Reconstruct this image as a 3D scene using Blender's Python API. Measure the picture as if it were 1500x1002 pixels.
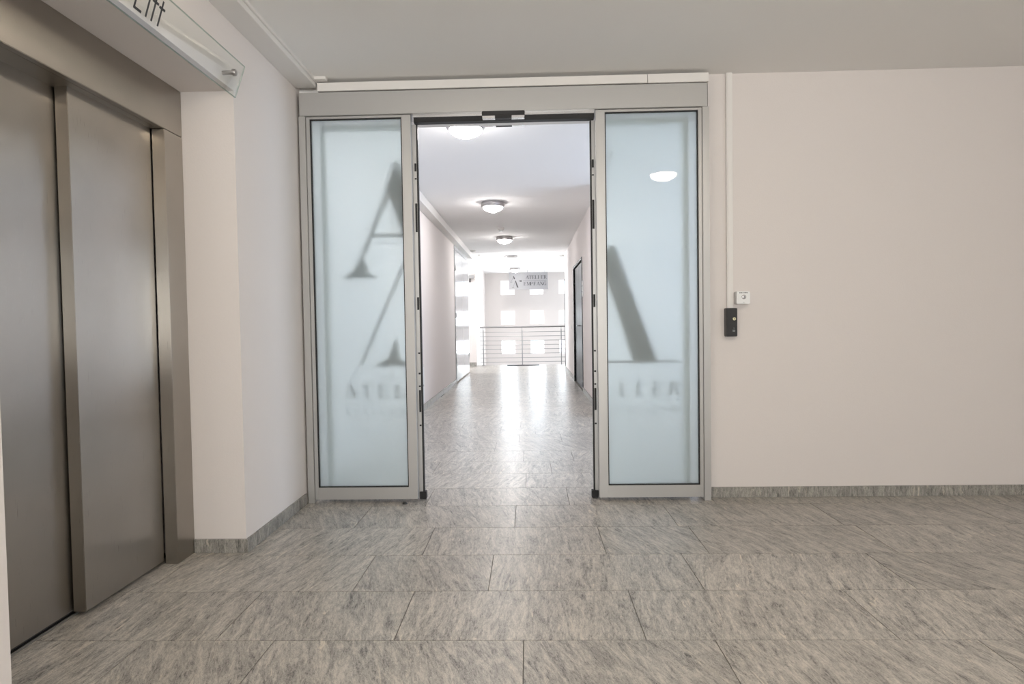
import bpy, bmesh, math, random
from mathutils import Vector, Matrix
random.seed(7)
for o in list(bpy.data.objects): bpy.data.objects.remove(o, do_unlink=True)
scene = bpy.context.scene
C = scene.collection

# ------------------------------------------------------------------ camera
CAM_D, CAM_H, FPX = 3.93, 1.12, 914.84
yaw, pit, rol = 0.0278, -0.031, -0.0155
R_ = Vector((math.cos(yaw), math.sin(yaw), 0)); F_ = Vector((-math.sin(yaw), math.cos(yaw), 0)); U_ = Vector((0, 0, 1))
F2 = math.cos(pit)*F_ + math.sin(pit)*U_
U2 = -math.sin(pit)*F_ + math.cos(pit)*U_
R3 = math.cos(rol)*R_ + math.sin(rol)*U2
U3 = -math.sin(rol)*R_ + math.cos(rol)*U2
cd = bpy.data.cameras.new('camera'); cam = bpy.data.objects.new('camera', cd); C.objects.link(cam)
cd.sensor_width = 36; cd.sensor_fit = 'HORIZONTAL'; cd.lens = FPX/1500*36; cd.clip_start = 0.02; cd.clip_end = 200
cam.matrix_world = Matrix(((R3.x, U3.x, -F2.x, 0), (R3.y, U3.y, -F2.y, -CAM_D), (R3.z, U3.z, -F2.z, CAM_H), (0, 0, 0, 1)))
scene.camera = cam

# ------------------------------------------------------------------ world, daylight, exposure
w = bpy.data.worlds.new('sky'); scene.world = w; w.use_nodes = True
bg = w.node_tree.nodes['Background']; bg.inputs[0].default_value = (0.86, 0.93, 1.0, 1); bg.inputs[1].default_value = 1.3
vs = scene.view_settings; vs.view_transform = 'Standard'; vs.look = 'None'; vs.gamma = 1.0; vs.use_curve_mapping = False
vs.exposure = 1.04

def daylight(name, loc, direction, sx, sy, power, col=(0.88, 0.94, 1.0), spread=180):
    l = bpy.data.lights.new(name, 'AREA'); l.shape = 'RECTANGLE'; l.size = sx; l.size_y = sy; l.energy = power; l.color = col; l.spread = math.radians(spread)
    o = bpy.data.objects.new(name, l); C.objects.link(o); o.location = loc
    o.rotation_euler = Vector(direction).to_track_quat('-Z', 'Y').to_euler()
    return o
# area lights outside the panes; lobby, left passage and stair side ones are added
daylight('fill_lobby_side', (5.35, -5.6, 1.55), (-1, 0, .5), 3.6, 1.7, 29, (1.0, 0.96, 0.91), 130)  # added fill, tilted upward to lift the lobby ceiling
daylight('fill_lobby_back', (0.1, -9.35, 1.45), (0, 1, .85), 2.3, 1.7, 84, (1.0, 0.97, 0.93), 130)  # added behind the camera to light door wall and ceiling
daylight('daylight_side_passage', (4.25, 1.8, 1.35), (-1, .35, .12), 2.4, 1.9, 50, (0.66, 0.79, 1.0), 160)
daylight('fill_left_passage', (-4.35, 11.3, 1.4), (1, -.5, .25), 1.3, 1.8, 60, (0.93, 0.96, 1.0), 130)  # extra fill put in for the far end of the right wall
daylight('fill_stair_side', (2.95, 14.5, 1.0), (-1, -.9, .25), 2.4, 3.2, 36, (0.93, 0.96, 1.0), 100)  # added light, aimed away from the end wall into the corridor
daylight('daylight_stair_end', (0.25, 16.75, 0.8), (0, -1, .1), 3.2, 3.6, 230, (0.86, 0.93, 1.0), 150)
LAMP_LOBBY, LAMP_CORRIDOR = 30.0, 40.0

# ------------------------------------------------------------------ materials
def nt(name):
    m = bpy.data.materials.new(name); m.use_nodes = True
    t = m.node_tree; b = t.nodes['Principled BSDF']; return m, t, b
def N(t, kind, **kw):
    n = t.nodes.new(kind)
    for k, v in kw.items(): setattr(n, k, v)
    return n
def plain(name, col, rough=0.5, metal=0.0, spec=0.5, bump=0.0, scale=60, var=0.0):
    m, t, b = nt(name)
    b.inputs['Base Color'].default_value = (*col, 1); b.inputs['Roughness'].default_value = rough
    b.inputs['Metallic'].default_value = metal; b.inputs['Specular IOR Level'].default_value = spec
    g = N(t, 'ShaderNodeNewGeometry')
    n = N(t, 'ShaderNodeTexNoise'); n.inputs['Scale'].default_value = scale; n.inputs['Detail'].default_value = 4
    t.links.new(g.outputs['Position'], n.inputs['Vector'])
    if bump:
        bp = N(t, 'ShaderNodeBump'); bp.inputs['Strength'].default_value = bump; bp.inputs['Distance'].default_value = 0.002
        t.links.new(n.outputs['Fac'], bp.inputs['Height']); t.links.new(bp.outputs['Normal'], b.inputs['Normal'])
    if var:
        mx = N(t, 'ShaderNodeMix', data_type='RGBA')
        mx.inputs['A'].default_value = (*[c*(1-var) for c in col], 1); mx.inputs['B'].default_value = (*[min(1, c*(1+var)) for c in col], 1)
        t.links.new(n.outputs['Fac'], mx.inputs['Factor']); t.links.new(mx.outputs['Result'], b.inputs['Base Color'])
    return m
MAT = {}
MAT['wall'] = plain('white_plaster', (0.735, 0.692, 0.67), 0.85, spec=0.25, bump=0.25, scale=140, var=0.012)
MAT['wall_corr'] = plain('white_plaster_lit_copy', (0.86, 0.81, 0.795), 0.85, spec=0.25, bump=0.2, scale=140, var=0.012)  # lobby plaster with extra corridor brightness put into its colour
MAT['ceil_corr'] = plain('white_ceiling_paint_lit_copy', (0.93, 0.92, 0.915), 0.9, spec=0.2, bump=0.1, scale=90, var=0.01)  # ceiling paint raised in tone to stand in for corridor light
MAT['ceil'] = plain('white_ceiling_paint', (0.89, 0.88, 0.86), 0.9, spec=0.2, bump=0.1, scale=90, var=0.012)
MAT['trim'] = plain('white_painted_trim', (0.78, 0.76, 0.735), 0.5, bump=0.05)
MAT['alu'] = plain('silver_anodised_aluminium', (0.48, 0.475, 0.465), 0.42, metal=0.55, bump=0.03, scale=200, var=0.02)
MAT['alu_bright'] = plain('bright_aluminium_edge', (0.72, 0.72, 0.73), 0.25, metal=0.9, var=0.02)
MAT['black'] = plain('black_rubber', (0.012, 0.012, 0.013), 0.6, bump=0.05)
MAT['plastic_black'] = plain('black_plastic', (0.014, 0.014, 0.015), 0.35, var=0.1)
MAT['plastic_white'] = plain('white_plastic', (0.83, 0.84, 0.84), 0.35, var=0.01)
MAT['gloss_white'] = plain('white_gloss_glass', (0.60, 0.62, 0.645), 0.10, spec=0.5, var=0.01)
MAT['dark_door'] = plain('anthracite_door_paint', (0.04, 0.048, 0.06), 0.45, bump=0.03, var=0.05)
MAT['chrome'] = plain('brushed_chrome', (0.46, 0.445, 0.45), 0.38, metal=1.0, var=0.03)
MAT['brass'] = plain('pale_brass', (0.70, 0.66, 0.45), 0.3, metal=0.9, var=0.03)
MAT['print_black'] = plain('black_vinyl_print', (0.015, 0.018, 0.018), 0.6, var=0.05)
MAT['print_grey'] = plain('grey_vinyl_print', (0.20, 0.225, 0.23), 0.6, var=0.05)
MAT['print_pale'] = plain('pale_vinyl_print', (0.36, 0.39, 0.40), 0.6, var=0.05)
MAT['sign'] = plain('grey_sign_board', (0.36, 0.36, 0.375), 0.5, var=0.02)
MAT['sign_print'] = plain('dark_grey_sign_print', (0.05, 0.05, 0.053), 0.5, var=0.03)
MAT['lift_print'] = plain('dark_grey_letter_film', (0.03, 0.03, 0.032), 0.5, var=0.03)
MAT['grout'] = plain('floor_grout', (0.16, 0.15, 0.135), 0.9, bump=0.2, scale=200, var=0.1)
MAT['rod'] = plain('stainless_rod', (0.33, 0.33, 0.33), 0.35, metal=0.8, var=0.02)

def stone(name, vertical=False, c=((0.072, 0.069, 0.065), (0.258, 0.243, 0.223), (0.37, 0.35, 0.32), (0.58, 0.54, 0.48))):
    m, t, b = nt(name)
    L = t.links.new
    g = N(t, 'ShaderNodeNewGeometry'); oi = N(t, 'ShaderNodeObjectInfo')
    ang = N(t, 'ShaderNodeMath', operation='MULTIPLY_ADD'); ang.inputs[1].default_value = 0.9; ang.inputs[2].default_value = -0.45
    L(oi.outputs['Random'], ang.inputs[0])
    off = N(t, 'ShaderNodeMath', operation='MULTIPLY'); off.inputs[1].default_value = 37.0; L(oi.outputs['Random'], off.inputs[0])
    cmb = N(t, 'ShaderNodeCombineXYZ'); L(off.outputs[0], cmb.inputs[0]); L(off.outputs[0], cmb.inputs[1])
    add = N(t, 'ShaderNodeVectorMath', operation='ADD'); L(g.outputs['Position'], add.inputs[0]); L(cmb.outputs[0], add.inputs[1])
    rot = N(t, 'ShaderNodeVectorRotate'); rot.rotation_type = 'Z_AXIS'; L(add.outputs[0], rot.inputs['Vector']); L(ang.outputs[0], rot.inputs['Angle'])
    def streak(sx, sy, detail, dist=0.6, rough=0.62):
        mp = N(t, 'ShaderNodeVectorMath', operation='MULTIPLY'); mp.inputs[1].default_value = (sx, sx*0.6 if vertical else sy, sy if vertical else sx)
        L(rot.outputs[0] if not vertical else add.outputs[0], mp.inputs[0])
        n = N(t, 'ShaderNodeTexNoise'); n.inputs['Scale'].default_value = 1.0; n.inputs['Detail'].default_value = detail
        n.inputs['Roughness'].default_value = rough; n.inputs['Distortion'].default_value = dist
        L(mp.outputs[0], n.inputs['Vector']); return n
    n1 = streak(125, 30, 7, 0.7, 0.72); n2 = streak(27, 5.0, 6, 1.0, 0.68); n3 = streak(330, 150, 3, 0.2, 0.7)
    r1 = N(t, 'ShaderNodeValToRGB'); e = r1.color_ramp.elements
    e[0].position = 0.30; e[0].color = (*c[0], 1); e[1].position = 0.78; e[1].color = (*c[3], 1)
    a = e.new(0.43); a.color = (*c[1], 1); a = e.new(0.56); a.color = (*c[2], 1)
    mixf = N(t, 'ShaderNodeMath', operation='MULTIPLY_ADD'); mixf.inputs[1].default_value = 0.42; L(n1.outputs['Fac'], mixf.inputs[0])
    m2 = N(t, 'ShaderNodeMath', operation='MULTIPLY_ADD'); m2.inputs[1].default_value = 0.42; L(n2.outputs['Fac'], m2.inputs[0])
    m3 = N(t, 'ShaderNodeMath', operation='MULTIPLY'); m3.inputs[1].default_value = 0.26; L(n3.outputs['Fac'], m3.inputs[0])
    L(m3.outputs[0], m2.inputs[2]); L(m2.outputs[0], mixf.inputs[2])
    # widen contrast about the mean
    ct = N(t, 'ShaderNodeMath', operation='MULTIPLY_ADD'); ct.inputs[1].default_value = 2.3; ct.inputs[2].default_value = -0.70
    L(mixf.outputs[0], ct.inputs[0]); L(ct.outputs[0], r1.inputs['Fac'])
    # pale beige veins
    r2 = N(t, 'ShaderNodeValToRGB'); e = r2.color_ramp.elements; e[0].position = 0.59; e[0].color = (0, 0, 0, 1); e[1].position = 0.67; e[1].color = (1, 1, 1, 1)
    nv = streak(24, 4.0, 7, 1.6, 0.74); L(nv.outputs['Fac'], r2.inputs['Fac'])
    vm = N(t, 'ShaderNodeMath', operation='MULTIPLY'); vm.inputs[1].default_value = 0.85; L(r2.outputs['Color'], vm.inputs[0])
    mx = N(t, 'ShaderNodeMix', data_type='RGBA'); mx.inputs['B'].default_value = (0.70, 0.63, 0.53, 1)
    L(r1.outputs['Color'], mx.inputs['A']); L(vm.outputs[0], mx.inputs['Factor'])
    hv = N(t, 'ShaderNodeHueSaturation'); vv = N(t, 'ShaderNodeMath', operation='MULTIPLY_ADD'); vv.inputs[1].default_value = 0.16; vv.inputs[2].default_value = 0.92
    L(oi.outputs['Random'], vv.inputs[0]); L(vv.outputs[0], hv.inputs['Value']); L(mx.outputs['Result'], hv.inputs['Color'])
    L(hv.outputs['Color'], b.inputs['Base Color'])
    rr = N(t, 'ShaderNodeMapRange'); rr.inputs['To Min'].default_value = 0.24; rr.inputs['To Max'].default_value = 0.38
    L(n1.outputs['Fac'], rr.inputs['Value']); L(rr.outputs[0], b.inputs['Roughness'])
    b.inputs['Specular IOR Level'].default_value = 0.38
    bp = N(t, 'ShaderNodeBump'); bp.inputs['Strength'].default_value = 0.12; bp.inputs['Distance'].default_value = 0.002
    L(n1.outputs['Fac'], bp.inputs['Height']); L(bp.outputs['Normal'], b.inputs['Normal'])
    return m
MAT['stone'] = stone('streaked_grey_gneiss')
MAT['stone_skirt'] = stone('streaked_grey_gneiss_edge', True, ((0.08, 0.08, 0.074), (0.20, 0.195, 0.18), (0.28, 0.27, 0.25), (0.44, 0.42, 0.38)))

def steel():
    m, t, b = nt('brushed_stainless_steel'); L = t.links.new
    b.inputs['Base Color'].default_value = (0.48, 0.45, 0.41, 1); b.inputs['Metallic'].default_value = 1.0
    b.inputs['Roughness'].default_value = 0.36; b.inputs['Anisotropic'].default_value = 1.0
    tg = N(t, 'ShaderNodeTangent'); tg.direction_type = 'UV_MAP'; tg.uv_map = 'UVMap'; L(tg.outputs[0], b.inputs['Tangent'])
    g = N(t, 'ShaderNodeNewGeometry'); mp = N(t, 'ShaderNodeVectorMath', operation='MULTIPLY'); mp.inputs[1].default_value = (900, 900, 12)
    L(g.outputs['Position'], mp.inputs[0]); n = N(t, 'ShaderNodeTexNoise'); n.inputs['Scale'].default_value = 1; n.inputs['Detail'].default_value = 3; L(mp.outputs[0], n.inputs['Vector'])
    r = N(t, 'ShaderNodeMapRange'); r.inputs['To Min'].default_value = 0.26; r.inputs['To Max'].default_value = 0.31
    L(n.outputs['Fac'], r.inputs['Value']); L(r.outputs[0], b.inputs['Roughness'])
    n2 = N(t, 'ShaderNodeTexNoise'); n2.inputs['Scale'].default_value = 3.5; n2.inputs['Detail'].default_value = 5; L(g.outputs['Position'], n2.inputs['Vector'])
    mx = N(t, 'ShaderNodeMix', data_type='RGBA'); mx.inputs['A'].default_value = (0.40, 0.375, 0.34, 1); mx.inputs['B'].default_value = (0.50, 0.47, 0.43, 1)
    L(n2.outputs['Fac'], mx.inputs['Factor']); L(mx.outputs['Result'], b.inputs['Base Color'])
    return m
MAT['steel'] = steel()

def thin_fresnel(t, ior):
    # same reflectance on both faces of a thin pane
    g = N(t, 'ShaderNodeNewGeometry'); mr = N(t, 'ShaderNodeMapRange')
    mr.inputs['To Min'].default_value = ior; mr.inputs['To Max'].default_value = 1/ior
    t.links.new(g.outputs['Backfacing'], mr.inputs['Value'])
    fr = N(t, 'ShaderNodeFresnel'); t.links.new(mr.outputs[0], fr.inputs['IOR']); return fr
def frosted():
    m, t, b = nt('frosted_glass'); L = t.links.new
    t.nodes.remove(b); out = [n for n in t.nodes if n.type == 'OUTPUT_MATERIAL'][0]
    g = N(t, 'ShaderNodeNewGeometry'); ns = N(t, 'ShaderNodeTexNoise'); ns.inputs['Scale'].default_value = 900; L(g.outputs['Position'], ns.inputs['Vector'])
    rg = N(t, 'ShaderNodeMapRange'); rg.inputs['To Min'].default_value = 0.57; rg.inputs['To Max'].default_value = 0.63; L(ns.outputs['Fac'], rg.inputs['Value'])
    rf = N(t, 'ShaderNodeBsdfRefraction'); rf.inputs['Color'].default_value = (0.94, 0.985, 0.995, 1); rf.inputs['IOR'].default_value = 1.4
    L(rg.outputs[0], rf.inputs['Roughness'])
    tr = N(t, 'ShaderNodeBsdfTranslucent'); tr.inputs['Color'].default_value = (0.86, 0.95, 0.975, 1)
    df = N(t, 'ShaderNodeBsdfDiffuse'); df.inputs['Color'].default_value = (0.84, 0.92, 0.935, 1)
    m1 = N(t, 'ShaderNodeMixShader'); m1.inputs[0].default_value = 0.5; L(tr.outputs[0], m1.inputs[1]); L(df.outputs[0], m1.inputs[2])
    m2 = N(t, 'ShaderNodeMixShader'); m2.inputs[0].default_value = 0.33; L(rf.outputs[0], m2.inputs[1]); L(m1.outputs[0], m2.inputs[2])
    gl = N(t, 'ShaderNodeBsdfGlossy'); gl.inputs['Roughness'].default_value = 0.015
    fr = thin_fresnel(t, 1.45)
    m3 = N(t, 'ShaderNodeMixShader'); L(fr.outputs[0], m3.inputs[0]); L(m2.outputs[0], m3.inputs[1]); L(gl.outputs[0], m3.inputs[2])
    L(m3.outputs[0], out.inputs['Surface']); return m
MAT['frost'] = frosted()
def clear(name, col, refl=1.45, extra=0.0):
    m, t, b = nt(name); L = t.links.new
    t.nodes.remove(b); out = [n for n in t.nodes if n.type == 'OUTPUT_MATERIAL'][0]
    tr = N(t, 'ShaderNodeBsdfTransparent'); tr.inputs['Color'].default_value = (*col, 1)
    gl = N(t, 'ShaderNodeBsdfGlossy'); gl.inputs['Roughness'].default_value = 0.02
    fr = thin_fresnel(t, refl)
    m3 = N(t, 'ShaderNodeMixShader'); L(fr.outputs[0], m3.inputs[0]); L(tr.outputs[0], m3.inputs[1]); L(gl.outputs[0], m3.inputs[2])
    L(m3.outputs[0], out.inputs['Surface']); return m
MAT['pane'] = clear('clear_window_glass', (0.97, 0.98, 0.98))
MAT['sign_glass'] = clear('greenish_sign_glass', (0.975, 0.987, 0.982))
MAT['glass_edge'] = clear('green_glass_edge', (0.72, 0.80, 0.77))
def emit(name, col, s):
    m, t, b = nt(name)
    b.inputs['Base Color'].default_value = (0.9, 0.9, 0.88, 1)
    b.inputs['Emission Color'].default_value = (*col, 1); b.inputs['Emission Strength'].default_value = s
    return m
MAT['lamp_lobby'] = emit('lit_opal_glass_warm', (1.0, 0.86, 0.70), LAMP_LOBBY)
MAT['lamp_corr'] = emit('lit_opal_glass', (1.0, 0.96, 0.935), LAMP_CORRIDOR)

# ------------------------------------------------------------------ mesh helpers
ORG = {}
class MB:
    def __init__(s): s.v = []; s.f = []
    def box(s, x0, x1, y0, y1, z0, z1):
        n = len(s.v)
        s.v += [(x0, y0, z0), (x1, y0, z0), (x1, y1, z0), (x0, y1, z0), (x0, y0, z1), (x1, y0, z1), (x1, y1, z1), (x0, y1, z1)]
        s.f += [tuple(n+i for i in q) for q in ((3, 2, 1, 0), (4, 5, 6, 7), (0, 1, 5, 4), (1, 2, 6, 5), (2, 3, 7, 6), (3, 0, 4, 7))]
        return s
    def prism(s, poly, fn, a, b):
        """poly in 2-D, fn(u, v, w) -> xyz, extruded from w=a to w=b"""
        n = len(s.v); k = len(poly)
        s.v += [fn(u, v, a) for u, v in poly] + [fn(u, v, b) for u, v in poly]
        s.f.append(tuple(n+i for i in range(k))); s.f.append(tuple(n+k+i for i in reversed(range(k))))
        for i in range(k):
            j = (i+1) % k; s.f.append((n+i, n+k+i, n+k+j, n+j))
        return s
    def lathe(s, prof, c, seg=32, axis='z'):
        n = len(s.v); k = len(prof)
        for i in range(seg):
            a = 2*math.pi*i/seg
            for r, z in prof:
                p = (r*math.cos(a), r*math.sin(a), z)
                if axis == 'x': p = (p[2], p[0], p[1])
                if axis == 'y': p = (p[0], p[2], p[1])
                s.v.append((c[0]+p[0], c[1]+p[1], c[2]+p[2]))
        for i in range(seg):
            j = (i+1) % seg
            for q in range(k-1):
                s.f.append((n+i*k+q, n+j*k+q, n+j*k+q+1, n+i*k+q+1))
        return s
    def tube(s, p0, p1, r, seg=10):
        p0 = Vector(p0); p1 = Vector(p1); d = (p1-p0).normalized()
        a = d.orthogonal().normalized(); b = d.cross(a); n = len(s.v)
        for p in (p0, p1):
            for i in range(seg):
                t = 2*math.pi*i/seg; s.v.append(tuple(p + r*(math.cos(t)*a + math.sin(t)*b)))
        for i in range(seg):
            j = (i+1) % seg; s.f.append((n+i, n+j, n+seg+j, n+seg+i))
        s.f.append(tuple(n+i for i in reversed(range(seg)))); s.f.append(tuple(n+seg+i for i in range(seg)))
        return s
    def build(s, name, mat, parent=None, bevel=0.0, smooth=False, uv=None, origin=None):
        xs = [p[0] for p in s.v]; ys = [p[1] for p in s.v]; zs = [p[2] for p in s.v]
        if parent is not None: o = ORG[parent.name]
        else: o = Vector(origin) if origin else Vector(((min(xs)+max(xs))/2, (min(ys)+max(ys))/2, min(zs)))
        me = bpy.data.meshes.new(name)
        me.from_pydata([tuple(Vector(p)-o) for p in s.v], [], s.f)
        bm = bmesh.new(); bm.from_mesh(me)
        bmesh.ops.remove_doubles(bm, verts=bm.verts, dist=1e-6)
        bmesh.ops.recalc_face_normals(bm, faces=bm.faces)
        if bevel: bmesh.ops.bevel(bm, geom=list(bm.edges), offset=bevel, segments=2, affect='EDGES', clamp_overlap=True)
        if uv:
            lay = bm.loops.layers.uv.new('UVMap')
            for f in bm.faces:
                nx = abs(f.normal.x) > 0.7
                for l in f.loops:
                    p = l.vert.co + o
                    h = p.y if (nx or abs(f.normal.z) > .7) else p.x
                    vv = p.z if abs(f.normal.z) <= .7 else p.x
                    l[lay].uv = (vv, h) if uv == 'v' else (h, vv)
        bm.to_mesh(me); bm.free()
        if smooth:
            me.polygons.foreach_set('use_smooth', [True]*len(me.polygons)); me.set_sharp_from_angle(angle=math.radians(35))
        me.materials.append(MAT[mat])
        ob = bpy.data.objects.new(name, me); C.objects.link(ob)
        if parent is not None: ob.parent = parent; ORG[ob.name] = o
        else: ob.location = o; ORG[ob.name] = o
        return ob
def B(*a): return MB().box(*a)
def tag(o, label=None, cat=None, group=None, kind=None):
    if label: o['label'] = label
    if cat: o['category'] = cat
    if group: o['group'] = group
    if kind: o['kind'] = kind
    return o
def empty(name, loc, label, cat, group=None, kind=None):
    o = bpy.data.objects.new(name, None); C.objects.link(o); o.location = loc; o.empty_display_size = 0.1
    ORG[o.name] = Vector(loc); return tag(o, label, cat, group, kind)
def struct(o, label, cat): return tag(o, label, cat, kind='structure')
def copy_tree(o, parent=None, offset=None):
    c = o.copy(); C.objects.link(c); c.parent = parent
    if offset is not None: c.location = o.location + Vector(offset)
    ORG[c.name] = Vector(c.location) if parent is None else ORG[parent.name]
    for ch in [k for k in ALL(o)]: copy_tree(ch, c)
    return c
def ALL(o): return [k for k in C.objects if k.parent == o]

# ------------------------------------------------------------------ dimensions
XL, XN = -1.42, -1.68            # lift wall face, lift steel face
ZC, ZCC = 2.635, 2.70            # lobby ceiling, corridor ceiling
CLX, CRX = -1.382, 0.848         # corridor walls
XR = 1.115                       # lobby wall starts right of the sliding door
YN0, YN1 = -0.896, -2.30         # lift niche
ZN = 2.267
LX, LY = 5.0, -9.0               # lobby far right wall, lobby back wall
SK = 0.065

# ------------------------------------------------------------------ structure
fl = MB(); fl.box(-2.0, LX+.2, LY-.2, -3.8, -0.2, 0.0).box(-4.3, LX+.2, -3.8, 12.62, -0.2, -0.003)
floor = struct(fl.build('floor', 'grout', origin=(0, 0, 0)), 'grey streaked stone slab floor with thin dark joints', 'floor')
rear = MB(); rear.box(-1.5, LX, LY, -3.8, -.012, 0.0005)

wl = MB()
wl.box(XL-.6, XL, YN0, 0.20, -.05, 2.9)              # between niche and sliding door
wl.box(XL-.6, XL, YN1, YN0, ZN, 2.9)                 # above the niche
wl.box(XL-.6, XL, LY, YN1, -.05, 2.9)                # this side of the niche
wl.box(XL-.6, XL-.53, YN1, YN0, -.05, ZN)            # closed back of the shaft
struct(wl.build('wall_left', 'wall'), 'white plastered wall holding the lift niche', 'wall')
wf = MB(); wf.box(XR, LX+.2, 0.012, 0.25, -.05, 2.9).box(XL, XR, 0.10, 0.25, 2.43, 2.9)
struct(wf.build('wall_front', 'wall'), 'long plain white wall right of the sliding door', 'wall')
def holed(name, axis, a0, a1, u_edges, z_edges, holes, mat='wall'):
    """wall across axis ('x' or 'y') from a0 to a1 thick; u/z grid; holes = set of (i,j) cells left open"""
    mb = MB()
    for i in range(len(u_edges)-1):
        for j in range(len(z_edges)-1):
            if (i, j) in holes: continue
            u0, u1, z0, z1 = u_edges[i], u_edges[i+1], z_edges[j], z_edges[j+1]
            if axis == 'x': mb.box(a0, a1, u0, u1, z0, z1)
            else: mb.box(u0, u1, a0, a1, z0, z1)
    return mb.build(name, mat)
struct(holed('wall_right', 'x', LX, LX+.25, [LY, -7.5, -3.7, 0.25], [-.05, .7, 2.4, 2.9], {(1, 1)}), 'white lobby wall with an added wide window, out of view', 'wall')
struct(holed('wall_back', 'y', LY-.2, LY, [-1.5, -1.1, 1.3, LX+.2], [-.05, .7, 2.4, 2.9], {(1, 1)}), 'white lobby wall behind the viewer with an added window', 'wall')
cl = MB(); cl.box(XL-.6, LX+.2, LY-.2, 0.20, ZC, ZC+.25)
struct(cl.build('ceiling', 'ceil'), 'off-white lobby ceiling', 'ceiling')
cc = MB(); cc.box(-4.2, 4.3, 0.25, 16.3, ZCC, ZCC+.2)
struct(cc.build('ceiling_corridor', 'ceil_corr'), 'white corridor ceiling with a row of round lamps', 'ceiling')
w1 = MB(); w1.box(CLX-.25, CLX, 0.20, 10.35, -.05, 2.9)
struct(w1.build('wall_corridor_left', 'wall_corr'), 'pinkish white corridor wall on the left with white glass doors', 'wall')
w2 = MB(); w2.box(CLX-2.8, CLX, 12.30, 16.3, -3.2, 2.9)
struct(w2.build('wall_stair_left', 'wall'), 'white wall left of the stairwell behind the railing', 'wall')
struct(holed('wall_passage_end', 'x', CLX-2.9, CLX-2.7, [10.1, 10.65, 11.95, 12.3], [-.05, .5, 2.3, 2.9], {(1, 1)}), 'end wall of the left side passage', 'wall')
w2c = MB(); w2c.box(CLX-2.7, CLX-.25, 10.1, 10.35, -.05, 2.9)
struct(w2c.build('wall_passage_near', 'wall_corr'), 'near wall of the left side passage', 'wall')
w3 = MB()
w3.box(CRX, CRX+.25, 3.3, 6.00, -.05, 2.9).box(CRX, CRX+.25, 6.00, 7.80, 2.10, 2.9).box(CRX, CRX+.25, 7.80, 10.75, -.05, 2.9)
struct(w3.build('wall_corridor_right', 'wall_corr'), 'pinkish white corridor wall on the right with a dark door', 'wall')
w4 = MB(); w4.box(CRX+.25, 4.2, 3.3, 3.5, -.05, 2.9)
struct(w4.build('wall_side_passage', 'wall_corr'), 'wall of the side passage behind the right glass panel', 'wall')
struct(holed('wall_side_passage_end', 'x', 4.0, 4.2, [.25, .6, 3.0, 3.3], [-.05, .35, 2.35, 2.9], {(1, 1)}), 'window wall at the end of the side passage', 'wall')
w5 = MB(); w5.box(CRX+.25, 2.6, 10.55, 10.75, -3.2, 2.9)
struct(w5.build('wall_stair_near', 'wall'), 'wall beside the stairwell on the right', 'wall')
struct(holed('wall_stair_right', 'x', 2.6, 2.8, [10.75, 13.2, 15.8, 16.3], [-3.2, -.7, 2.5, 2.9], {(1, 1)}), 'right wall of the stairwell with an added side window', 'wall')
# far window wall
WC = [-0.665, 0.255, 1.175, 2.095]; WR = [-.60, .345, 1.28, 2.225]; HW = 0.225
ue = [CLX]; ze = [-3.2]
for c in WC: ue += [c-HW, c+HW]
for c in WR: ze += [c-HW, c+HW]
ue.append(2.8); ze.append(2.9)
struct(holed('wall_far', 'y', 16.0, 16.3, ue, ze, {(2*i+1, 2*j+1) for i in range(4) for j in range(4)}), 'bright white end wall pierced by square windows', 'wall')
sf = MB(); sf.box(CLX, 2.8, 12.4, 16.3, -3.3, -3.2)
struct(sf.build('floor_stairwell', 'wall'), 'pale floor at the bottom of the stairwell', 'floor')

wn = 0
ROWN = {3: 'top', 2: 'middle', 1: 'lower', 0: 'bottom'}; COLN = {0: 'left', 1: 'middle', 2: 'right', 3: 'outermost right'}
for j in (3, 2, 1, 0):
    for i in range(4):
        wn += 1; cx, cz = WC[i], WR[j]
        e = empty('window_%d' % wn, (cx, 16.15, cz-HW), 'small square window in the bright end wall, %s row, %s column' % (ROWN[j], COLN[i]), 'window', 'square windows in the end wall', 'structure')
        fr = MB(); t_ = .018
        fr.box(cx-HW, cx-HW+t_, 16.13, 16.17, cz-HW, cz+HW).box(cx+HW-t_, cx+HW, 16.13, 16.17, cz-HW, cz+HW)
        fr.box(cx-HW+t_, cx+HW-t_, 16.13, 16.17, cz-HW, cz-HW+t_).box(cx-HW+t_, cx+HW-t_, 16.13, 16.17, cz+HW-t_, cz+HW)
        fr.build('window_frame', 'trim', e)
        B(cx-HW+t_, cx+HW-t_, 16.145, 16.155, cz-HW+t_, cz+HW-t_).build('pane', 'pane', e)
def plain_window(axis, a, u0, u1, z0, z1, label, mull=()):
    global wn
    wn += 1; t_ = .05
    loc = (a, (u0+u1)/2, z0) if axis == 'x' else ((u0+u1)/2, a, z0)
    e = empty('window_%d' % wn, loc, label, 'window', None, 'structure')
    def bx(mb, p, q, r, s_, d=.03):
        if axis == 'x': mb.box(a-d, a+d, p, q, r, s_)
        else: mb.box(p, q, a-d, a+d, r, s_)
    m = MB(); bx(m, u0, u0+t_, z0, z1); bx(m, u1-t_, u1, z0, z1); bx(m, u0+t_, u1-t_, z0, z0+t_); bx(m, u0+t_, u1-t_, z1-t_, z1)
    for q in mull: bx(m, q-.02, q+.02, z0+t_, z1-t_)
    m.build('window_frame', 'trim', e)
    m = MB(); bx(m, u0+t_, u1-t_, z0+t_, z1-t_, .005); m.build('pane', 'pane', e)
plain_window('x', LX+.12, -7.5, -3.7, .7, 2.4, 'unseen wide lobby window added for light, behind the viewer on the right', (-6.2, -5.0))  # unseen window, added to carry the lobby side fill
plain_window('y', LY-.1, -1.1, 1.3, .7, 2.4, 'unseen lobby window added for light behind the viewer', (.1,))  # unseen opening put in for the fill from behind
plain_window('x', 4.1, .6, 3.0, .35, 2.35, 'window at the end of the side passage', (1.8,))
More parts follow.
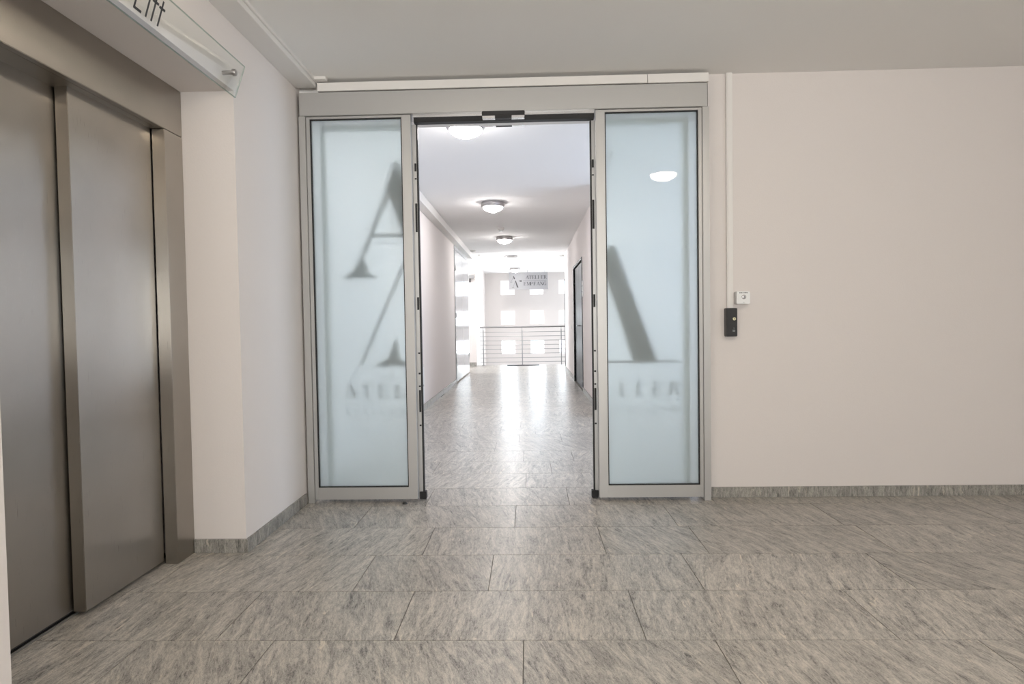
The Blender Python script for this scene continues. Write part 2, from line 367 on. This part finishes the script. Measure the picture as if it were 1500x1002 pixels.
plain_window('x', CLX-2.8, 10.65, 11.95, .5, 2.3, 'unseen window added for light at the end of the left side passage')  # added so that light enters through the passage end
plain_window('x', 2.7, 13.2, 15.8, -.7, 2.5, 'unseen tall side window added to light the stairwell and corridor', (14.5,))  # out of view, added to brighten stairwell and corridor

# skirtings
SKL = 'low grey stone skirting along the '
def skirt(name, boxes, where):
    m = MB()
    for b_ in boxes: m.box(*b_)
    return struct(m.build(name, 'stone_skirt', bevel=0.0015), SKL + where, 'skirting')
skirt('baseboard_front', [(1.135, LX, 0.0, 0.012, 0, SK)], 'wall right of the sliding door')
skirt('baseboard_left', [(XL, XL+.012, YN0-.012, -0.075, 0, SK+.003)], 'wall between lift and sliding door')
skirt('baseboard_niche', [(XN+.002, XL, YN0-.012, YN0, 0, SK+.003)], 'reveal beside the lift doors')
skirt('baseboard_corridor_left', [(CLX, CLX+.012, 0.20, 7.66, 0, .08)], 'left corridor wall')
skirt('baseboard_corridor_right', [(CRX-.012, CRX, 3.3, 5.96, 0, .08)], 'right corridor wall this side of the dark door')
skirt('baseboard_corridor_end', [(CRX-.012, CRX, 7.84, 10.75, 0, .08)], 'right corridor wall beyond the dark door')
skirt('baseboard_passage', [(CLX-2.7, CLX+.0, 12.288, 12.30, 0, .10)], 'pier left of the railing')

# ------------------------------------------------------------------ floor tiles (children of the floor)
Y0, DY, TL, GAP = -1.762, 0.4058, 0.89, 0.0035
J = {-1: [-1.39, -.924, -.035, .634, 1.533], 0: [-1.14, -.496, .395, 1.272], 1: [-.76, -.187, .712, 1.58], 2: [-.534, .356, .848],
     3: [-.095], 4: [.233], 5: [-.038], 6: [.152], 7: [-.062, .346], 8: [-.32], 9: [-.112, .293], 10: [-.312, .047], 11: [-.739, -.108], 12: [-.219]}
for k in range(-5, 36):
    ya, yb = Y0+k*DY, Y0+(k+1)*DY
    if ya >= 12.6: break
    yb = min(yb, 12.6)
    ym = (ya+yb)/2
    xa = -1.795 if ya < -.905 else (XL if ya < 0 else CLX)
    xb = 4.1 if ya < 0 else (2.2 if ym < 3.3 else (CRX if ym < 10.6 else 1.5))
    if ym > 10.4: xa = -2.2
    js = list(J.get(k, [random.uniform(-.7, .1)]))
    while js[0] > xa: js.insert(0, js[0]-TL)
    while js[-1] < xb: js.append(js[-1]+TL)
    for p, q in zip(js[:-1], js[1:]):
        p, q = max(p, xa), min(q, xb)
        if q-p < .03: continue
        # keep clear of the lift sill (steel starts at x = -1.68)
        if ym < -.9: p = max(p, -1.795)
        B(p+GAP/2, q-GAP/2, ya+GAP/2, yb-GAP/2, -.012, 0).build('stone_slab', 'stone', floor)
rear.build('stone_paving', 'stone', floor)

# ------------------------------------------------------------------ lift
lift = empty('door_1', (XN, -1.6, 0), 'brushed stainless steel lift door with two sliding panels in a niche', 'lift door', None, 'structure')
OP0, OP1, OZ = -1.047, -2.155, 2.047      # door opening
B(XN-.03, XN, YN1+.001, YN0-.001, OZ, ZN).build('header_panel', 'steel', lift, bevel=.002, uv='h')
B(XN-.06, XN, OP0, YN0-.001, 0, OZ-.002).build('jamb', 'steel', lift, bevel=.002, uv='h')
B(XN-.06, XN, YN1+.001, OP1, 0, OZ-.002).build('jamb', 'steel', lift, bevel=.002, uv='h')
B(XN-.20, XN-.03, OP1, OP0, OZ, OZ+.03).build('door_track', 'steel', lift, uv='h')
B(XN-.115, XN-.065, -1.572, OP0-.002, .016, OZ+.002).build('door_panel', 'steel', lift, bevel=.002, uv='h')
B(XN-.175, XN-.125, OP1, -1.545, .016, OZ+.002).build('door_panel', 'steel', lift, bevel=.002, uv='h')
B(XN-.19, XN-.117, OP1, OP0, -.012, .0015).build('sill', 'alu', lift)
B(XN-.140, XN-.128, OP1, OP0, .0015, .0030).build('sill_groove', 'black', lift)
B(XN-.24, XN-.20, OP1-.1, OP0+.1, 0, OZ+.1).build('shaft_backing', 'black', lift)

# glass sign over the lift
gs = empty('glass_sign', (-1.375, -1.6, 2.22), 'clear glass sign reading Lift, held off the wall above the lift', 'sign')
def tilt(u, v, w_):      # u along y, v height, w thickness outwards; plate leans out at the top
    k = (v-2.222)/.145
    return (-1.398 + .045*k + w_, u, v)
pl = MB().prism([(-2.27, 2.222), (-.935, 2.222), (-.925, 2.368), (-2.28, 2.368)], tilt, 0, .006).build('glass_plate', 'sign_glass', gs)
ed = MB()
ed.prism([(-2.28, 2.2195), (-.932, 2.2195), (-.932, 2.222), (-2.28, 2.222)], tilt, 0, .006)
ed.prism([(-2.28, 2.368), (-.925, 2.368), (-.925, 2.370), (-2.28, 2.370)], tilt, 0, .006)
ed.prism([(-.935, 2.222), (-.932, 2.222), (-.922, 2.368), (-.925, 2.368)], tilt, 0, .006)
ed.build('plate_edge', 'glass_edge', gs)
for yy in (-1.0, -2.2):
    m = MB().lathe([(0, .064), (.013, .064), (.016, .060), (.016, .049), (.010, .047), (.010, 0), (0, 0)], (-1.42, yy, 2.312), 16, 'x')
    m.build('standoff', 'chrome', gs, smooth=True)
def stroke(mb, fn, p, q, wd, a, b_):
    p = Vector(p); q = Vector(q); d = (q-p).normalized(); n = Vector((-d.y, d.x))*wd/2
    mb.prism([tuple(p+n), tuple(p-n), tuple(q-n), tuple(q+n)], fn, a, b_)
S = .0085; zb = 2.255
for strokes in ([((-1.722, zb+.112), (-1.722, zb)), ((-1.7255, zb+.003), (-1.682, zb+.003))],
                [((-1.655, zb+.098), (-1.655, zb+.086)), ((-1.655, zb+.070), (-1.655, zb))],
                [((-1.622, zb+.094), (-1.622, zb)), ((-1.622, zb+.094), (-1.604, zb+.110)), ((-1.640, zb+.068), (-1.603, zb+.068))],
                [((-1.582, zb+.090), (-1.582, zb)), ((-1.598, zb+.064), (-1.562, zb+.064))]):
    lt = MB()
    for p, q in strokes: stroke(lt, tilt, p, q, S, .0062, .0070)
    lt.build('letter', 'lift_print', pl)

# ------------------------------------------------------------------ ducts and trims at the ceiling
struct(MB().box(XL, XL+.127, LY, -0.062, 2.587, ZC).box(XL+.127, XL+.137, LY, -.062, 2.615, ZC).build('trim_1', 'trim', bevel=.002), 'white boxed duct along the ceiling above the lift wall', 'duct')
struct(B(-1.283, .738, -.075, .0, 2.562, 2.613).build('trim_2', 'trim', bevel=.002), 'long white cable duct above the sliding door header', 'duct')
struct(B(.740, 1.107, -.077, .0, 2.560, 2.613).build('trim_3', 'trim', bevel=.002), 'short white cable duct piece at the right end above the header', 'duct')
struct(MB().box(XL, XR, 0.0, .10, 2.556, ZC).build('trim_4', 'ceil'), 'white strip of wall between header and ceiling', 'wall')
struct(B(CLX, CLX+.115, 0.25, 10.35, 2.585, ZCC).build('trim_5', 'trim', bevel=.002), 'white boxed duct along the top of the left corridor wall', 'duct')
struct(MB().box(1.233, 1.271, -.006, .012, 1.19, ZC).box(1.239, 1.265, -.009, -.006, 1.19, ZC).build('trim_6', 'trim', bevel=.001), 'vertical white cable duct running down to the black key switch', 'duct')
struct(B(-1.285, -1.215, -.12, -.075, 2.618, ZC).build('trim_7', 'trim', bevel=.001), 'small loose duct cover at the ceiling corner', 'duct')

# ------------------------------------------------------------------ sliding door
door = empty('door_2', (-.147, 0, 0), 'silver aluminium frame and header of the automatic sliding door', 'door frame', None, 'structure')
B(-1.400, 1.100, -.068, .10, 2.416, 2.556).build('header', 'alu', door, bevel=.002)
B(1.100, 1.106, -.055, .10, 2.416, 2.556).build('header_gap_strip', 'black', door)  # black strip standing in for the dark gap at the header end
B(-.70, .42, -.045, .10, 2.398, 2.416).build('header_sill', 'alu_bright', door)
B(-.70, .42, -.02, .03, 2.374, 2.398).build('track', 'black', door)
B(-.70, .42, .03, .10, 2.380, 2.416).build('inner_header', 'trim', door)
B(-1.408, -1.368, -.062, .10, 0, 2.416).build('post', 'alu', door, bevel=.002)
B(1.072, 1.113, -.062, .10, 0, 2.416).build('post', 'alu', door, bevel=.002)

def side_panel(x0, x1, inner, label):
    """front glazed panel between x0 and x1; inner = side facing the passage (+1 right edge, -1 left edge)"""
    e = empty('glass_side_panel', ((x0+x1)/2, -.03, .02), label, 'glass panel', None)
    ya, yb = -.050, -.012
    w_in, w_out = .056, .022
    wl_, wr_ = (w_out, w_in) if inner > 0 else (w_in, w_out)
    B(x0, x0+wl_, ya, yb, .02, 2.414).build('stile', 'alu', e, bevel=.002)
    B(x1-wr_, x1, ya, yb, .02, 2.414).build('stile', 'alu', e, bevel=.002)
    B(x0+wl_, x1-wr_, ya, yb, .02, .095).build('bottom_rail', 'alu', e, bevel=.002)
    B(x0+wl_, x1-wr_, ya, yb, 2.400, 2.414).build('top_rail', 'alu', e, bevel=.002)
    gx0, gx1, gz0, gz1 = x0+wl_, x1-wr_, .095, 2.400
    k = .006
    g = MB().box(gx0, gx0+k, ya+.004, yb-.004, gz0, gz1).box(gx1-k, gx1, ya+.004, yb-.004, gz0, gz1)
    g.box(gx0+k, gx1-k, ya+.004, yb-.004, gz0, gz0+k).box(gx0+k, gx1-k, ya+.004, yb-.004, gz1-k, gz1)
    g.build('glazing_gasket', 'black', e)
    B(gx0+k, gx1-k, -.034, -.028, gz0+k, gz1-k).build('frosted_pane', 'frost', e)
    return e
side_panel(-1.366, -.715, 1, 'left frosted glass panel beside the lift wall, blurred letter A showing through')
side_panel(.425, 1.071, -1, 'right frosted glass panel beside the key switch, thick slanted stroke showing through')

# lettering: a small set of high-contrast serif capitals built from strokes
GL = {
 'A': (.92, [((.06, 0), (.42, 1), .05), ((.40, 1), (.80, 0), .17), ((.2, .33), (.62, .33), .05), ((-.04, .02), (.2, .02), .045), ((.6, .02), (.98, .02), .045)]),
 'T': (.82, [((.41, 0), (.41, 1), .17), ((.0, .975), (.82, .975), .05), ((.02, .72), (.02, 1), .05), ((.80, .72), (.80, 1), .05), ((.22, .02), (.60, .02), .045)]),
 'E': (.78, [((.2, 0), (.2, 1), .17), ((.02, .975), (.74, .975), .05), ((.02, .025), (.76, .025), .05), ((.2, .51), (.55, .51), .05), ((.72, .72), (.72, 1), .05), ((.75, 0), (.75, .30), .05), ((.54, .38), (.54, .64), .05)]),
 'L': (.76, [((.2, 0), (.2, 1), .17), ((.02, .025), (.74, .025), .05), ((.02, .975), (.40, .975), .05), ((.72, 0), (.72, .34), .05)]),
 'I': (.42, [((.21, 0), (.21, 1), .17), ((.0, .025), (.42, .025), .05), ((.0, .975), (.42, .975), .05)]),
 'R': (.88, [((.2, 0), (.2, 1), .17), ((.02, .025), (.40, .025), .05), ((.02, .975), (.52, .975), .05), ((.66, .92), (.66, .58), .15), ((.2, .51), (.54, .51), .05), ((.52, .975), (.68, .9), .06), ((.54, .51), (.68, .6), .06), ((.50, .5), (.76, .04), .14), ((.7, .02), (.9, .02), .05)]),
 'M': (1.08, [((.14, 0), (.14, 1), .05), ((.15, 1), (.52, .05), .16), ((.52, .05), (.88, 1), .05), ((.90, 0), (.90, 1), .17), ((0, .02), (.28, .02), .045), ((.72, .02), (1.08, .02), .045), ((0, .975), (.2, .975), .045), ((.85, .975), (1.08, .975), .045)]),
 'P': (.80, [((.2, 0), (.2, 1), .17), ((.02, .025), (.40, .025), .05), ((.02, .975), (.54, .975), .05), ((.68, .92), (.68, .52), .15), ((.2, .46), (.55, .46), .05), ((.54, .975), (.7, .9), .06), ((.54, .46), (.7, .55), .06)]),
 'F': (.74, [((.2, 0), (.2, 1), .17), ((.02, .975), (.72, .975), .05), ((.02, .025), (.40, .025), .05), ((.2, .51), (.53, .51), .05), ((.7, .70), (.7, 1), .05), ((.53, .38), (.53, .64), .05)]),
 'N': (.96, [((.14, 0), (.14, 1), .05), ((.16, 1), (.80, 0), .17), ((.82, 0), (.82, 1), .05), ((0, .02), (.28, .02), .045), ((0, .975), (.24, .975), .045), ((.68, .975), (.96, .975), .045)]),
 'G': (.92, [((.13, .28), (.13, .72), .17), ((.13, .72), (.30, .96), .11), ((.30, .965), (.62, .965), .05), ((.62, .965), (.76, .82), .06), ((.77, .68), (.77, 1), .05), ((.13, .28), (.30, .04), .11), ((.30, .035), (.62, .035), .05), ((.62, .035), (.74, .14), .06), ((.74, 0), (.74, .44), .16), ((.58, .43), (.90, .43), .045)]),
 'V': (.92, [((.14, 1), (.50, 0), .17), ((.50, 0), (.82, 1), .05), ((0, .975), (.32, .975), .045), ((.68, .975), (.96, .975), .045)]),
}
def word(mb, text, fn, x, z, hgt, a, b_, pitch=None, gap=.14):
    for ch in text:
        wd, st = GL[ch]
        for p, q, t_ in st:
            stroke(mb, fn, (x+p[0]*hgt, z+p[1]*hgt), (x+q[0]*hgt, z+q[1]*hgt), t_*hgt, a, b_)
        x += pitch if pitch else (wd+gap)*hgt
    return x
def fnY(u, v, w_): return (u, w_, v)

def sliding_leaf(x0, x1, inner, label, prints):
    e = empty('sliding_door_leaf', ((x0+x1)/2, .04, .01), label, 'door leaf')
    ya, yb = .016, .050
    s0, s1 = (.03, .035) if inner > 0 else (.035, .03)
    B(x0, x0+s0, ya, yb, .012, 2.372).build('stile', 'alu', e, bevel=.001)
    B(x1-s1, x1, ya, yb, .012, 2.372).build('stile', 'alu', e, bevel=.001)
    B(x0+s0, x1-s1, ya, yb, .012, .085).build('bottom_rail', 'alu', e, bevel=.001)
    B(x0+s0, x1-s1, ya, yb, 2.345, 2.372).build('top_rail', 'alu', e, bevel=.001)
    xi = x1 if inner > 0 else x0
    B(min(xi, xi+inner*.009), max(xi, xi+inner*.009), ya+.002, yb-.002, .012, 2.372).build('edge_seal', 'black', e)
    for z0, z1 in ((2.08, 2.13), (2.03, 2.038), (1.70, 1.88), (1.21, 1.29), (.93, .94), (.80, .812), (.72, .73), (.56, .70), (.47, .48)):
        xa_, xb_ = (x1-.013, x1-.001) if inner > 0 else (x0+.001, x0+.013)
        B(xa_, xb_, ya-.006, ya-.0005, z0, z1).build('edge_clip', 'black', e, bevel=.001)
    xa_, xb_ = (x1-.02, x1+.022) if inner > 0 else (x0-.022, x0+.02)
    B(xa_, xb_, ya-.012, yb, .004, .05).build('guide_foot', 'black', e, bevel=.002)
    pane = B(x0+s0, x1-s1, .030, .036, .085, 2.345).build('clear_pane', 'pane', e)
    for name, mat, fn in prints:
        fn(lambda mb, name=name, mat=mat: mb.build(name, mat, pane))
    return e
PA, PB = .0285, .0298
def shapes(put, items):
    for it in items:
        m = MB()
        if isinstance(it[-1], (int, float)): stroke(m, fnY, it[0], it[1], it[2], PA, PB)
        else: m.prism(it, fnY, PA, PB)
        put(m)
def spell(put, text, x, z, hgt, pitch, a=None, b_=None):
    for i, ch in enumerate(text):
        m = MB(); word(m, ch, fnY, x+i*pitch, z, hgt, PA if a is None else a, PB if b_ is None else b_); put(m)
def spell_joined(put, text, x, z, hgt, pitch):
    m = MB(); word(m, text, fnY, x, z, hgt, PA, PB, pitch=pitch); tag(put(m), kind='stuff')
big_left = [
    [(-.822, 2.17), (-.748, 1.99), (-.748, 1.58), (-.775, 1.64), (-.893, 1.985)],                     # heavy stroke
    ((-.870, 1.98), (-1.056, 1.54), .026),                                                            # hairline
    [(-1.195, 1.418), (-.950, 1.418), (-1.015, 1.450), (-1.043, 1.54), (-1.068, 1.54), (-1.115, 1.455)],
    ((-.985, 1.683), (-.785, 1.683), .022),
    ((-.760, 1.560), (-1.075, .865), .017),
    [(-.995, .857), (-.748, .857), (-.825, .900), (-.845, 1.02), (-.860, 1.02), (-.900, .905)]]
big_right = [
    [(.548, 1.585), (.802, .872), (.650, .872), (.462, 1.47), (.462, 1.53), (.52, 1.595)],
    ((.462, .864), (.935, .864), .014), ((.462, 2.05), (.55, 2.19), .010)]
sliding_leaf(-1.300, -.693, 1, 'left sliding glass door leaf parked behind the left frosted panel', [
    ('emblem_stroke', 'print_black', lambda put: shapes(put, big_left)),
    ('letter', 'print_black', lambda put: spell(put, 'ATEL', -1.185, .655, .085, .106)),
    ('small_lettering', 'print_grey', lambda put: spell_joined(put, 'AVELEVA', -1.19, .545, .036, .058))])
sliding_leaf(.405, 1.005, -1, 'right sliding glass door leaf parked behind the right frosted panel', [
    ('emblem_stroke', 'print_black', lambda put: shapes(put, big_right)),
    ('letter', 'print_black', lambda put: spell(put, 'LIER', .560, .650, .085, .104)),
    ('small_lettering', 'print_grey', lambda put: spell_joined(put, 'AIELAIER', .50, .540, .036, .056))])

# motion sensors on the header
def sensor(y0, y1, z0, z1, x0, x1, label):
    e = empty('motion_sensor', ((x0+x1)/2, (y0+y1)/2, z0), label, 'sensor')
    h_ = z1-z0
    B(x0, x1, y0, y1, z0+h_*.32, z1).build('housing', 'plastic_black', e, bevel=.003)
    xm = (x0+x1)/2; q = (x1-x0)*.195
    B(x0+.003, xm-q, y0+.004, y1, z0, z0+h_*.32).build('clear_cover', 'alu_bright', e)
    B(xm+q, x1-.003, y0+.004, y1, z0, z0+h_*.32).build('clear_cover', 'alu_bright', e)
    B(xm-q, xm+q, y0+.002, y1, z0-.002, z0+h_*.32).build('lens', 'black', e)
sensor(-.112, -.069, 2.362, 2.404, -.268, -.008, 'black motion sensor bar on the lobby side of the door header')
sensor(.101, .150, 2.388, 2.428, -.276, -.010, 'black motion sensor bar on the corridor side of the door header')

# ------------------------------------------------------------------ key switches on the wall
ks = empty('key_switch', (1.2525, .012, 1.013), 'narrow black key switch below the vertical cable duct', 'switch')
B(1.219, 1.286, -.035, .012, 1.013, 1.189).build('housing', 'plastic_black', ks, bevel=.003)
kc = MB().lathe([(0, -.006), (.0095, -.006), (.0105, -.003), (.0105, 0), (0, 0)], (1.266, -.035, 1.122), 20, 'y').build('key_cylinder', 'brass', ks, smooth=True)
B(1.2645, 1.2675, -.0415, -.0405, 1.118, 1.126).build('key_slot', 'black', kc)
lg = MB()
lg.prism([(1.2635, 1.070), (1.267, 1.062), (1.263, 1.0625)], fnY, -.0357, -.0349)
for r_ in range(3):
    for c_ in range(4): lg.box(1.2565+c_*.004, 1.2592+c_*.004, -.0357, -.0349, 1.043+r_*.0045, 1.046+r_*.0045)
tag(lg.build('marking', 'print_pale', ks), kind='stuff')
wk = empty('alarm_switch_box', (1.321, .012, 1.213), 'white cube-shaped key switch box beside the vertical duct', 'switch')
B(1.280, 1.362, -.045, .012, 1.213, 1.290).build('housing', 'plastic_white', wk, bevel=.004)
kc = MB().lathe([(0, -.005), (.008, -.005), (.0125, -.003), (.014, 0), (0, 0)], (1.323, -.045, 1.256), 20, 'y').build('key_cylinder', 'chrome', wk, smooth=True)
B(1.3217, 1.3243, -.0505, -.0495, 1.252, 1.260).build('key_slot', 'black', kc)
lg = MB()
for p_ in (1.296, 1.3025, 1.309, 1.321, 1.3275, 1.334, 1.3405): lg.box(p_, p_+.0042, -.0456, -.0449, 1.279, 1.2845)
lg.box(1.3215, 1.3245, -.0456, -.0449, 1.2205, 1.2235)
tag(lg.build('marking', 'sign_print', wk), kind='stuff')

# ------------------------------------------------------------------ lamps
def lamp(x, y, z, mat, label, group):
    e = empty('ceiling_lamp', (x, y, z), label, 'ceiling lamp', group)
    MB().lathe([(0, 0), (.150, 0), (.152, -.012), (.152, -.045), (.146, -.058), (.132, -.066), (.120, -.066)], (x, y, z), 40).build('metal_ring', 'chrome', e, smooth=True)
    MB().lathe([(.131, -.060), (.130, -.072), (.118, -.088), (.095, -.103), (.062, -.118), (.03, -.128), (.012, -.132), (0, -.133)], (x, y, z), 40).build('opal_diffuser', mat, e, smooth=True)
    return e
ORD = ['nearest round ceiling lamp in the corridor, just behind the door header', 'second round ceiling lamp along the corridor', 'third round ceiling lamp along the corridor, beyond the smoke detector',
       'fourth round ceiling lamp along the corridor', 'farthest round ceiling lamp, in front of the hanging sign']
for i, lab in enumerate(ORD):
    lamp(-.475+.022*i, 1.0+3.31*i, ZCC, 'lamp_corr', lab, 'round lamps along the corridor ceiling')
for x, y, lab in ((1.36, -2.45, 'round lobby ceiling lamp mirrored in the right glass panel'), (-.475, -2.31, 'round lobby ceiling lamp just above the view, level with the lift'), (-.475, -5.62, 'round lobby ceiling lamp behind the viewer'), (3.4, -5.2, 'round lobby ceiling lamp behind the viewer on the right')):
    lamp(x, y, ZC, 'lamp_lobby', lab, 'round lamps on the lobby ceiling')

# ------------------------------------------------------------------ corridor things
sd = empty('smoke_detector', (-.446, 6.5, ZCC), 'small white smoke detector between the second and third corridor lamps', 'detector')
MB().lathe([(0, 0), (.055, 0), (.055, -.03), (.045, -.04), (0, -.04)], (-.446, 6.5, ZCC), 24).build('base', 'trim', sd, smooth=True)
MB().lathe([(.036, -.04), (.036, -.06), (.028, -.07), (0, -.07)], (-.446, 6.5, ZCC), 24).build('sensor_head', 'plastic_white', sd, smooth=True)
for x, y, lab in ((-1.20, 9.7, 'small round ceiling fitting near the left corridor wall'), (-1.16, 10.6, 'small round ceiling fitting above the side passage'), (.80, 11.0, 'small white ceiling fitting at the right end of the corridor')):
    q = empty('ceiling_fitting', (x, y, ZCC), lab, 'ceiling fitting')
    MB().lathe([(0, 0), (.06, 0), (.06, -.018), (.05, -.024), (0, -.024)], (x, y, ZCC), 20).build('rim', 'trim', q, smooth=True)
    MB().lathe([(.035, -.024), (.03, -.032), (0, -.032)], (x, y, ZCC), 20).build('cover', 'plastic_white', q, smooth=True)

# access hatch on left wall
hp = empty('access_hatch', (CLX, 3.95, .08), 'white access hatch low on the left corridor wall', 'hatch')
B(CLX, CLX+.010, 3.45, 4.14, .085, .60).build('frame', 'trim', hp, bevel=.002)
B(CLX+.010, CLX+.016, 3.48, 4.10, .11, .565).build('hatch_door', 'plastic_white', hp, bevel=.001)
MB().lathe([(0, 0), (.012, 0), (.012, .004), (0, .004)], (CLX+.016, 4.03, .33), 14, 'x').build('lock', 'chrome', hp)

# white glass double door on the left wall
gd = empty('door_3', (CLX, 8.95, .03), 'tall glossy white glass double door on the left corridor wall', 'door', None, 'structure')
for a_, b_, yy in ((7.70, 8.93, 7.73), (8.95, 10.20, 10.09)):
    lf = B(CLX+.002, CLX+.018, a_, b_, .03, 2.50).build('door_leaf', 'gloss_white', gd, bevel=.002)
    for zz in (.36, 1.22, 2.10): B(CLX+.018, CLX+.03, yy, yy+.10, zz, zz+.11).build('hinge', 'rod', lf, bevel=.003)
B(CLX+.002, CLX+.014, 7.70, 10.20, 2.51, 2.585).build('transom_panel', 'gloss_white', gd)

# switches at the end of the left wall
def switch(name, x, y, z0, z1, hw, side, label):
    e = empty(name, (x, y, z0), label, 'switch')
    xa_, xb_ = (x, x+.012*side) if side > 0 else (x+.012*side, x)
    B(xa_, xb_, y-hw, y+hw, z0, z1).build('plate', 'plastic_white', e, bevel=.002)
    n = max(1, int((z1-z0)/.085)); hh = (z1-z0)/n
    for i in range(n):
        q = x+.012*side; xa_, xb_ = min(q, q+.006*side), max(q, q+.006*side)
        B(xa_, xb_, y-hw+.012, y+hw-.012, z0+i*hh+.012, z0+(i+1)*hh-.012).build('rocker', 'plastic_white', e, bevel=.001)
switch('light_switch', CLX, 10.28, 1.42, 1.72, .042, 1, 'white light switch plate after the white glass door')
switch('light_switch', CRX, 5.80, 1.50, 1.76, .045, -1, 'white light switch plate beside the dark door')
switch('wall_socket', CRX, 8.45, .98, 1.06, .04, -1, 'small white wall plate beyond the dark door')
# door closer on the passage pier
dc = empty('door_closer', (-1.47, 12.26, 2.30), 'small dark fitting high on the pier left of the railing', 'door closer')
B(-1.56, -1.41, 12.235, 12.30, 2.28, 2.36).build('housing', 'rod', dc, bevel=.004)
B(-1.53, -1.50, 12.22, 12.29, 2.18, 2.28).build('arm', 'black', dc, bevel=.003)

# dark door on the right
dd = empty('door_4', (CRX, 6.6, 0), 'anthracite double door in a dark frame on the right corridor wall', 'door', None, 'structure')
B(CRX-.012, CRX+.25, 5.96, 6.00, 0, 2.14).build('frame_jamb', 'dark_door', dd, bevel=.002)
B(CRX-.012, CRX+.25, 7.80, 7.84, 0, 2.14).build('frame_jamb', 'dark_door', dd, bevel=.002)
B(CRX-.012, CRX+.25, 6.00, 7.80, 2.10, 2.14).build('frame_head', 'dark_door', dd, bevel=.002)
for a_, b_, hy in ((6.005, 6.895, 6.82), (6.905, 7.795, 6.98)):
    lf = B(CRX+.02, CRX+.07, a_, b_, .006, 2.095).build('door_leaf', 'dark_door', dd, bevel=.002)
    if hy < 6.9: MB().tube((CRX+.02, hy, 1.05), (CRX-.03, hy, 1.05), .010).tube((CRX-.028, hy, 1.05), (CRX-.028, hy-.12, 1.05), .010).build('handle', 'rod', lf, smooth=True)
# edge of a dark door standing at the end of the right wall
d5 = empty('door_5', (CRX, 10.79, 0), 'dark door edge at the far end of the right corridor wall', 'door', None, 'structure')
lf = B(CRX-.012, CRX+.9, 10.752, 10.80, .01, 2.12).build('door_leaf', 'dark_door', d5, bevel=.003)
MB().tube((CRX-.01, 10.775, .70), (CRX-.075, 10.775, .70), .010).build('handle', 'rod', lf, smooth=True)

# hanging sign
SY = 15.1
def sx(px): return px
sg = empty('hanging_sign', (0, SY, 1.98), 'grey hanging sign reading ATELIER EMPFANG with an arrow and letter A emblem', 'sign')
X0, X1, Z0, Z1 = -.585, .575, 2.085, 2.600
k = (SY+CAM_D)/(13.3+CAM_D)
Z0 = 1.12+(2.026-1.12)*k; Z1 = 1.12+(2.495-1.12)*k; X0 = -.538*k; X1 = .532*k
Wd, Hd = X1-X0, Z1-Z0
bd = B(X0, X1, SY, SY+.012, Z0, Z1).build('board', 'sign', sg, bevel=.002)
for fx in (.045, .48, .925):
    MB().tube((X0+fx*Wd, SY+.006, Z1-.01), (X0+fx*Wd, SY+.006, ZCC), .006, 8).build('hanger_rod', 'rod', sg, smooth=True)
SA, SB = SY-.0015, SY-.0002
for txt, fx, fz, pt in (('ATELIER', .435, .61, .0905), ('EMPFANG', .375, .235, .100)):
    spell(lambda mb: mb.build('letter', 'sign_print', bd), txt, X0+fx*Wd, Z0+fz*Hd, .105, pt, SA, SB)
m = MB(); stroke(m, fnY, (X0+.36*Wd, Z0+.515*Hd), (X0+.96*Wd, Z0+.515*Hd), .006, SA, SB); m.build('divider_line', 'sign_print', bd)
MB().prism([(X0+.245*Wd, Z0+.50*Hd), (X0+.325*Wd, Z0+.44*Hd), (X0+.325*Wd, Z0+.56*Hd)], fnY, SA, SB).build('arrow', 'sign_print', bd)
U = lambda a, b_: (X0+a*Wd, Z0+b_*Hd)
for poly in ([U(.105, .80), U(.125, .80), U(.160, .66), U(.140, .60), U(.128, .62)], [U(.155, .52), U(.180, .52), U(.245, .12), U(.205, .12)]):
    MB().prism(poly, fnY, SA, SB).build('emblem_stroke', 'sign_print', bd)
for p, q, wd in ((U(.035, .45), U(.085, .45), .010), (U(.08, .12), U(.13, .12), .009), (U(.112, .72), U(.064, .50), .005), (U(.158, .47), U(.112, .16), .005), (U(.15, .27), U(.19, .27), .005)):
    m = MB(); stroke(m, fnY, p, q, wd, SA, SB); m.build('emblem_stroke', 'sign_print', bd)

# railing
rl = empty('railing', (-.19, 12.5, 0), 'stainless steel railing with eight horizontal rods before the bright end wall', 'railing')
RY = 12.5
MB().tube((-1.30, RY, 1.005), (1.9, RY, 1.005), .020, 12).build('handrail', 'rod', rl, smooth=True)
for px in (-1.212, -.188, .838, 1.86):
    MB().tube((px, RY, -.005), (px, RY, .93), .013, 10).tube((px, RY, .93), (px, RY, 1.0), .007, 8).build('post', 'rod', rl, smooth=True)
    MB().lathe([(0, .008), (.045, .008), (.045, 0), (0, 0)], (px, RY, 0), 20).build('post_base', 'rod', rl, smooth=True)
for i in range(8):
    z = .873 - i*(.873-.085)/7
    MB().tube((-1.30, RY, z), (1.9, RY, z), .0065, 8).build('rail_rod', 'rod', rl, smooth=True)
mt = B(-.59, .255, 12.20, 12.42, .0005, .014).build('threshold_strip', 'black', bevel=.003)
tag(mt, 'narrow dark strip lying on the floor at the foot of the railing', 'floor strip')
fs = MB().lathe([(0, .010), (.010, .010), (.014, .004), (.015, 0), (0, 0)], (-.79, -.085, .0003), 16).build('floor_stop', 'black', smooth=True)
tag(fs, 'tiny black stop on the floor before the left glass panel', 'door stop')
